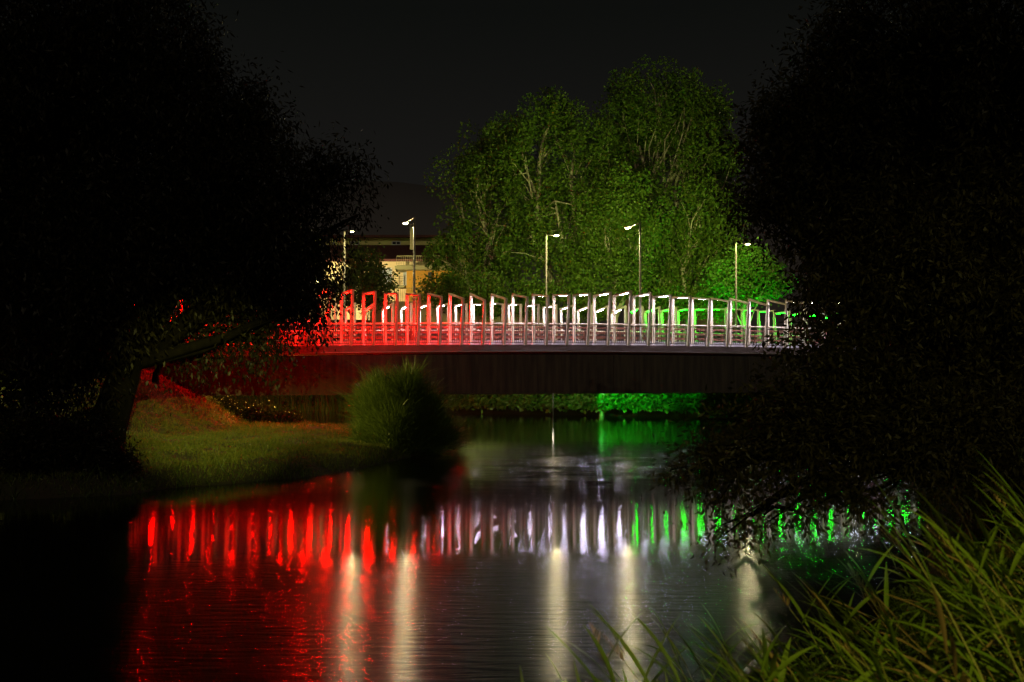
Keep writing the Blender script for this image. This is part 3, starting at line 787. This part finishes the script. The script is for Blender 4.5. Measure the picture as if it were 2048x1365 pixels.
# poplars behind the bridge
PY = 74
make_tree("poplar_tree", "left poplar with a low dark crown beside the house", (-2.6, 74, 4.2), 0.28,
    [pb(960,330,74,70,75), pb(920,400,74,55,80), pb(985,450,73,75,110), pb(915,520,73,55,70), pb(1010,300,75,60,60)],
    M['poplar'], M['palebark'], 0.22, 0.17, 110, 200, 0.92, group="poplars behind the bridge", shell=0.6, upr=1.35, limb_r=0.75, puffy=True)
make_tree("poplar_tree", "middle poplar with forked pale limbs behind the lamp", (3.0, 73, 4.2), 0.34,
    [pb(1090,250,73,75,75), pb(1050,330,72,75,90), pb(1150,300,73,68,90), pb(1215,290,75,50,75), pb(1110,400,71,80,90), pb(1180,380,73,55,80), pb(1060,470,71,70,80), pb(1150,500,71,70,70)],
    M['poplar'], M['palebark'], 0.22, 0.17, 150, 200, 0.92, group="poplars behind the bridge", shell=0.6, upr=1.35, limb_r=0.75, puffy=True)
make_tree("poplar_tree", "tallest poplar of the row, topping the right half", (10.6, 76, 4.2), 0.4,
    [pb(1320,190,77,65,72), pb(1250,210,77,45,72), pb(1390,210,77,62,75), pb(1430,270,77,48,85), pb(1280,290,77,72,80), pb(1370,320,76,85,90), pb(1440,380,75,50,85), pb(1300,400,75,70,70)],
    M['poplar'], M['palebark'], 0.23, 0.18, 175, 200, 0.96, group="poplars behind the bridge", shell=0.6, upr=1.35, limb_r=0.75, puffy=True)
make_tree("poplar_tree", "front poplar with narrow upright crown between the two lit lamps", (7.2, 69.5, 4.0), 0.2,
    [pb(1250,390,69.5,45,65), pb(1210,450,69.5,42,60), pb(1290,450,69.5,50,55), pb(1240,530,69,60,55), pb(1170,560,69,50,35)],
    M['poplar'], M['palebark'], 0.21, 0.16, 110, 190, 0.78, group="poplars behind the bridge", shell=0.6, upr=1.35, limb_r=0.75, puffy=True)
make_tree("poplar_tree", "right poplar with one long slanting limb near the dark tree", (12.2, 71, 4.1), 0.24,
    [pb(1400,420,71,55,65), pb(1440,470,71,52,60), pb(1370,500,71,55,60), pb(1450,540,71,50,45), pb(1340,560,71,45,38)],
    M['poplar'], M['palebark'], 0.21, 0.17, 130, 190, 0.8, group="poplars behind the bridge", shell=0.6, upr=1.35, limb_r=0.75, puffy=True)
make_tree("linden_tree", "small tree beside the far lamp, its leaves lit bright green", (15.6, 66.8, 3.6), 0.14,
    [pb(1500,530,66.8,42,38), pb(1455,555,66.8,35,28), pb(1540,560,66.8,38,34), pb(1490,585,66.8,45,22)],
    M['ivy'], M['palebark'], 0.22, 0.17, 260, 34, 0.5, shell=0.55)
make_tree("linden_tree", "small dark tree before the house, its leaves catching pale light", (-10.2, 66.5, 3.0), 0.13,
    [pb(720,530,66.5,42,45), pb(760,560,66.5,30,30), pb(690,580,66.5,45,32), pb(740,600,66.5,35,25)],
    M['shrub'], M['bark'], 0.2, 0.15, 240, 34, 0.45, shell=0.5)
# shrubs at the poplars' feet
for i, (px, py, Y, r, lab) in enumerate(((880,585,71,48,"rounded shrub at the wall's foot below the left poplar"), (960,590,69,55,"broad shrub behind the picket fence, left of the first lamp"),
        (1060,590,69,55,"dark shrub behind the lamp with its head to the right"), (1160,600,68,50,"shrub between the two lit lamps"),
        (1330,600,70,45,"shrub before the tan building"), (1420,600,69,50,"green tinged shrub left of the right lamp"))):
    p = at(px, py, Y)
    make_tree("shrub", lab, (p.x, Y, 3.9), 0.08, [pb(px,py,Y,r,r*0.75), pb(px+r*0.6,py+14,Y,r*0.7,r*0.5)], M['poplar'], M['bark'], 0.2, 0.14, 130, 34, 0.5, group="shrubs behind the bridge", cat="shrub", shell=0.5)

# ------------------------------------------------------------------ bank vegetation
# black bushes under the bridge on the left
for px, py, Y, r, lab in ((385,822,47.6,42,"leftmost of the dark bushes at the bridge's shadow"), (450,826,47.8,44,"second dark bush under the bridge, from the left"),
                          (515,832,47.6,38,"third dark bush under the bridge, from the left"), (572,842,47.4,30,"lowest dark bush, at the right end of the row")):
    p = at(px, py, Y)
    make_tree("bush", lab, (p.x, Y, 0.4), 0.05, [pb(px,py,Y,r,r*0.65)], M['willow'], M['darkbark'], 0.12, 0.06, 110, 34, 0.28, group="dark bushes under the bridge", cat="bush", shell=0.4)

def grass_clump(name, label, cx, cy_, blobs, n, L, W, m, cat, group=None, up=1.0, spread=0.6, parts=True):
    """leafy grass shrub: blades springing from points inside the blobs"""
    root = empty(name, (cx, cy_, gz(cx, cy_))); tag(root, label, cat, group)
    B = np.array(blobs, float); wts = B[:,3]*B[:,5]*B[:,6]; wts /= wts.sum()
    ids = rng.choice(len(B), size=n, p=wts); d = sphere_pts(n)
    P = B[ids,:3] + d*B[ids,3:6]*(rng.random(n)**0.4)[:,None]
    P[:,2] = np.maximum(P[:,2], root.location.z*0 + 0.05)
    stray = np.where(rng.random(n) < 0.07, 1.9, 1.0)
    D = unit(d*spread + np.array([0,0,up]) + rng.normal(size=(n,3))*0.25)
    bend = d*np.array([1,1,0])*0.5 + rng.normal(size=(n,3))*np.array([0.2,0.2,0])
    v, q_ = blade_arrays(P, D, stray*L*(0.5+0.8*rng.random(n)), W*(0.6+0.6*rng.random(n)), bend, 3)
    fast_mesh("foliage", v, q_, m, root)
    mb = MB()
    for i in range(26):
        e_ = P[i]; mb.tube([(cx+random.uniform(-.5,.5), cy_+random.uniform(-.4,.4), root.location.z-0.1), ((cx+e_[0])/2, (cy_+e_[1])/2, e_[2]*0.55+0.1), tuple(e_)], [0.03,0.02,0.008], 5, False)
    mb.build("stem", M['bark'], root)
    return root
p = at(790, 880, 35.5)
grass_clump("willow_bush", "round feathery bush at the tip of the grassy spit", p.x, 35.5,
    [pb(770,800,35.5,44,44), pb(815,785,35.3,38,40), pb(742,815,35.7,36,42), pb(850,822,35.6,38,44), pb(790,845,35.0,60,42), pb(728,868,35.6,26,30), pb(868,868,35.8,44,34), pb(800,885,35.2,80,26), pb(826,762,35.6,16,22,w=0.7), pb(757,768,35.4,14,18,w=0.7)], 17000, 0.52, 0.020, M['shrub'], "bush")
p = at(880, 880, 36.6)
grass_clump("reed_clump", "low reedy clump leaning over the water right of the round bush", p.x-0.2, 36.6,
    [pb(880,868,36.6,40,34), pb(905,880,37,25,24), pb(835,895,35.6,60,22)], 3200, 0.38, 0.018, M['shrub'], "reeds", spread=0.9)

# grass over the spit and the mound
def scatter_grass(name, n, xr, yr, test, L, W, m, seg=2, cluster=1.0):
    X = rng.uniform(*xr, size=n); Y = rng.uniform(*yr, size=n)
    Z = ground_z(X, Y); k = test(X, Y, Z); X, Y, Z = X[k], Y[k], Z[k]; n = len(X)
    pat = 0.55 + 0.45*np.sin(X*2.3+np.sin(Y*1.9)*1.5)*np.sin(Y*2.1+X*0.7) + 0.3*rng.random(n)
    P = np.stack([X, Y, Z-0.02], 1)
    D = unit(rng.normal(size=(n,3))*np.array([0.35,0.35,0.1]) + np.array([0,0,1]))
    bend = rng.normal(size=(n,3))*np.array([0.45,0.45,0])
    v, q_ = blade_arrays(P, D, L*pat*(0.6+0.8*rng.random(n)), W*np.ones(n), bend, seg)
    o = fast_mesh(name, v, q_, m); tag(o, kind="stuff"); return o
o = scatter_grass("grass", 150000, (-20, -1.8), (24, 50), lambda X,Y,Z: (seg_dist(X,Y,LEFT) > 0.1) & (np.abs(X/Y) < 0.52), 0.19, 0.022, M['grass'])
tag(o, "short olive grass covering the spit and mound on the left bank", "grass")
o = scatter_grass("bank_grass", 14000, (-14, -1.8), (23, 47), lambda X,Y,Z: (seg_dist(X,Y,LEFT) > -0.1) & (seg_dist(X,Y,LEFT) < 0.8) & (Y < 44), 0.42, 0.022, M['shrub'], 3)
tag(o, "longer rough grass fringing the left waterline", "grass")

o = scatter_grass("meadow_grass", 60000, (1, 26), (6, 40), lambda X,Y,Z: (seg_dist(X,Y,RIGHT) > 0.1), 0.30, 0.022, M['shrub'])
tag(o, "rough grass on the right bank beneath the dark trees", "grass")
# hedge of big leaves on the far bank
n = 26000
X = rng.uniform(-9.5, 26, n); 
ybank = np.interp(X, [p_[0] for p_ in FAR[:10]], [p_[1] for p_ in FAR[:10]])
tdep = rng.random(n)**1.3*3.2; Y = ybank - 0.5 + tdep
lump = 0.28*np.sin(X*2.1)+0.2*np.sin(X*4.7+1)+0.14*np.sin(X*9.3)
Z = 0.15 + (0.35+1.05*rng.random(n)**0.7)*smooth(-0.4,0.5,tdep) + tdep*0.62 + lump*smooth(0,1,tdep)*0.8
D = unit(rng.normal(size=(n,3))*0.7 + np.array([0,-0.9,-0.25])); Nn = unit(rng.normal(size=(n,3))*0.55 + np.array([0,-0.55,0.75]))
v, q_ = leaf_arrays(np.stack([X,Y,Z],1), D, 0.30*(0.5+0.8*rng.random(n)), 0.30*(0.5+0.8*rng.random(n)), Nn)
o = fast_mesh("bank_foliage", v, q_, M['ivy']); tag(o, "broad leaved ground cover on the far bank below the bridge", "ground cover", kind="stuff")
# reed bed further left on the far bank
n = 14000
X = rng.uniform(-33, -8.8, n); ybank = np.interp(X, [p_[0] for p_ in FAR[:10]], [p_[1] for p_ in FAR[:10]])
Y = ybank - 0.7 + rng.random(n)*2.6
P = np.stack([X,Y,np.full(n,-0.05)+np.maximum(0,(Y-ybank))*0.5],1)
D = unit(rng.normal(size=(n,3))*np.array([0.12,0.12,0])+np.array([0,0,1])); bend = rng.normal(size=(n,3))*np.array([0.25,0.2,0])
v, q_ = blade_arrays(P, D, 1.5+0.9*rng.random(n), np.full(n,0.05), bend, 3)
o = fast_mesh("reed_bed", v, q_, M['ivy']); tag(o, "reed bed along the far bank seen below the girder", "reeds", kind="stuff")
# pale stump at the edge of the green light
p0 = at(1203, 828, 65.6)
root = empty("tree_stump", (p0.x, 65.0, 0.1)); tag(root, "pale weathered trunk standing at the edge of the green lit bank", "tree stump")
MB().tube([(p0.x,65.0,-0.3),(p0.x-0.1,65.0,0.6),(p0.x+0.05,65.1,1.3),(p0.x-0.12,65.3,2.1)], [0.20,0.15,0.12,0.13], 9).build("trunk", M['palebark'], root, True)
MB().tube([(p0.x+0.02,65.1,1.2),(p0.x+0.3,65.1,1.7),(p0.x+0.42,65.2,2.2)], [0.07,0.06,0.05], 7).build("limb", M['palebark'], root, True)

# dark undergrowth on the left waterline
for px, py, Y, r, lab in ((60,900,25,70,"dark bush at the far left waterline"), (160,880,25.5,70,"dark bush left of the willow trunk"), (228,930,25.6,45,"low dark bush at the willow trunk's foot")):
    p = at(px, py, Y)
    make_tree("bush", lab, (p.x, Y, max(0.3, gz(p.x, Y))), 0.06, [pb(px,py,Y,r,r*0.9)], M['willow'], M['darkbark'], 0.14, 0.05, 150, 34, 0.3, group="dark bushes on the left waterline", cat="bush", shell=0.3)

wp = Vector((at(1106, 0, 65.6).x, 65.6, -0.3))  # assumed lamp, hidden behind the girder, added to put a glint in the water
wl_ = empty("assumed_glint_lamp", wp); tag(wl_, "small assumed white lamp on a post at the far waterline, added for its mirrored glint", "lamp")
MB().tube([wp, wp+Vector((0,0,1.72))], 0.05, 8).build("post", M['dark'], wl_, True)
MB().tube([wp+Vector((0,0,1.725)), wp+Vector((0,0,1.84))], 0.05, 10).build("lens", M['glint'], wl_, True)
MB().tube([wp+Vector((0,0,1.843)), wp+Vector((0,0,1.87))], [0.09,0.03], 10).build("lamp_cap", M['head'], wl_, True)

# ------------------------------------------------------------------ foreground reeds
def reed_variant(seed):
    r = random.Random(seed); lean = r.uniform(-0.55, -0.15); H = 1.5
    def axis(t): return Vector((lean*H*t*t + r0*math.sin(t*3)*0.02, r1*t*t*0.15, H*t*(1-0.12*t*abs(lean))))
    r0 = r.uniform(-1,1); r1 = r.uniform(-1,1)
    st = MB().tube([axis(i/7) for i in range(8)], [0.0065*(1-0.75*i/7) for i in range(8)], 6, False)
    lv = MB(); nb = r.randint(9, 12)
    for j in range(nb):
        t = 0.42 + 0.58*j/(nb-1)
        o_ = axis(t); side = 1 if j % 2 else -1
        az = (math.pi if side < 0 else 0) + r.uniform(-0.7, 0.7) + (r.uniform(0,1.0) if side > 0 else 0)
        if r.random() < 0.5: az = math.pi + r.uniform(-0.6, 0.6)
        L = r.uniform(0.36, 0.62)*(1.0 if t < 0.9 else 0.7); wd = r.uniform(0.021, 0.036)
        el = r.uniform(0.45, 1.05) if t < 0.9 else r.uniform(0.9, 1.3)
        hd = Vector((math.cos(az), math.sin(az), 0)); droop = r.uniform(0.2, 1.1); ns = 8
        pos = o_.copy(); base = len(lv.v); ang = el; side_v = Vector((-hd.y, hd.x, 0))
        tw = r.uniform(-0.7, 0.7)
        for i in range(ns+1):
            u = i/ns
            wv = wd*(0.35+1.5*u if u < 0.35 else (0.875+0.125*math.sin((u-0.35)*2.4))*(1-((u-0.35)/0.65)**1.7))
            dirv = hd*math.cos(ang) + Vector((0,0,math.sin(ang))); nv = (hd*-math.sin(ang) + Vector((0,0,math.cos(ang))))
            sv = (side_v*math.cos(tw*u) + nv*math.sin(tw*u))
            fold = nv*wv*0.16
            lv.v += [tuple(pos - sv*wv/2 + fold), tuple(pos), tuple(pos + sv*wv/2 + fold)]
            pos = pos + dirv*(L/ns); ang -= droop/ns
        for i in range(ns):
            a = base + 3*i
            lv.f += [(a, a+1, a+4, a+3), (a+1, a+2, a+5, a+4)]
    dead = seed in (4, 9)
    plume = None
    if seed in (1, 4, 7, 10):                    # drooping seed head
        pm = MB(); tip = axis(1.0); dr = (axis(1.0) - axis(0.9)).normalized()
        for i in range(70):
            t = r.random(); a = r.uniform(0, 6.28); b0 = tip + dr*(t*0.16)
            d_ = (dr*0.5 + Vector((math.cos(a)*0.8 - 0.5, math.sin(a)*0.8, 0.2))).normalized()
            e_ = b0 + d_*r.uniform(0.02, 0.075)*(1.15-t); sv = d_.cross(Vector((0.2,0.3,1))).normalized()*0.0018
            n0 = len(pm.v); pm.v += [tuple(b0-sv), tuple(b0+sv), tuple(e_+sv), tuple(e_-sv)]; pm.f.append((n0, n0+1, n0+2, n0+3))
        plume = pm.mesh("seed_head", M['dead'])
    return st.mesh("stem", M['dead' if dead else 'stem'], smooth=True), lv.mesh("leaves", M['dead' if dead else 'reed'], smooth=True), plume
variants = [reed_variant(s_) for s_ in range(12)]
LOOK = ["tall leaning reed", "reed with drooping tip", "broad bladed reed", "slender reed", "dry brown reed", "reed with bent stem",
        "stiff narrow reed", "reed with twisted blades", "bushy topped reed", "dry sparse reed", "low bladed reed", "reed arching to the left"]
ZONE = [(1300, "over the bottom centre water"), (1420, "right of the lamp reflections"), (1520, "below the hanging black leaves"), (1620, "under the dark tree's branches"),
        (1720, "below the water glints"), (1820, "at the middle of the right bank"), (1920, "well right on the bank"), (2600, "at the right edge")]
outline = ([1120,1200,1300,1400,1500,1600,1700,1850,1950,2060,2300], [1330,1320,1290,1260,1215,1170,1135,1075,1010,965,930])
cnt = 0
for i in range(235):
    u = (i+random.random())/235
    px = 1330 + 1120*u**0.85
    Yd = random.uniform(2.9, 6.3) if px > 1400 else random.uniform(3.6, 5.6)
    X = (px-1024)*Yd/F
    if seg_dist(np.array([X]), np.array([Yd]), RIGHT)[0] < -0.3: Yd *= 0.8; X = (px-1024)*Yd/F
    depth_drop = random.random()**1.3*330
    ty = np.interp(px-210*4.5/Yd, *outline) + depth_drop + random.uniform(-15, 40)
    tz = CAMZ + (HY-ty)*Yd/F
    g = max(0.0, gz(X, Yd)); h = tz - g
    if h < 0.35: continue
    sc_ = h/1.45
    st, lv, plume = variants[i % 12]
    side = next(z for x, z in ZONE if px < x); hgt = "high" if depth_drop < 60 else ("low" if depth_drop > 170 else "mid height")
    root = empty("reed", (X, Yd, g-0.05), random.uniform(-0.9, 0.9))
    hs = max(0.8, min(1.15, sc_)); root.scale = (hs, hs, sc_)
    tag(root, f"{hgt} {LOOK[i % 12]} {side}", "reed", "reeds in the foreground")
    link("stem", st, root); link("leaves", lv, root); cnt += 1
    if plume: link("seed_head", plume, root)

# where two reeds would read alike, add their order from the left
from collections import defaultdict
dd_ = defaultdict(list)
for o in C.objects:
    if o.get("category") == "reed": dd_[o["label"]].append(o)
for lab, os_ in dd_.items():
    if len(os_) > 1:
        for i, o in enumerate(sorted(os_, key=lambda q: q.location.x/q.location.y)): o["label"] = f"{lab}, {ordn(i+1)} from left"
# leafy undergrowth below the reeds
n = 60000
px = rng.uniform(1120, 2250, n); Y = rng.uniform(2.4, 13, n)**1.0; X = (px-1024)*Y/F
dd = seg_dist(X, Y, RIGHT); Z = ground_z(X, Y)
k = dd > -0.1; X, Y, Z, px = X[k], Y[k], Z[k], px[k]; n = len(X)
top = CAMZ + (HY - (np.interp(px, *outline) + 70))*Y/F
hh = np.clip(top - Z, 0.12, 1.0)
lumps = 0.55+0.45*np.sin(X*5.1+Y*2.3)*np.sin(Y*4.1-X)
Zl = Z + hh*lumps*rng.random(n)**0.6
D = unit(rng.normal(size=(n,3)) + np.array([-0.3,0,0.5]))
v, q_ = leaf_arrays(np.stack([X,Y,Zl],1), D, 0.060*(0.6+0.9*rng.random(n)), 0.024*(0.6+0.8*rng.random(n)))
o = fast_mesh("undergrowth", v, q_, M['shrub']); tag(o, "dark small leaved undergrowth between the foreground reeds", "undergrowth", kind="stuff")
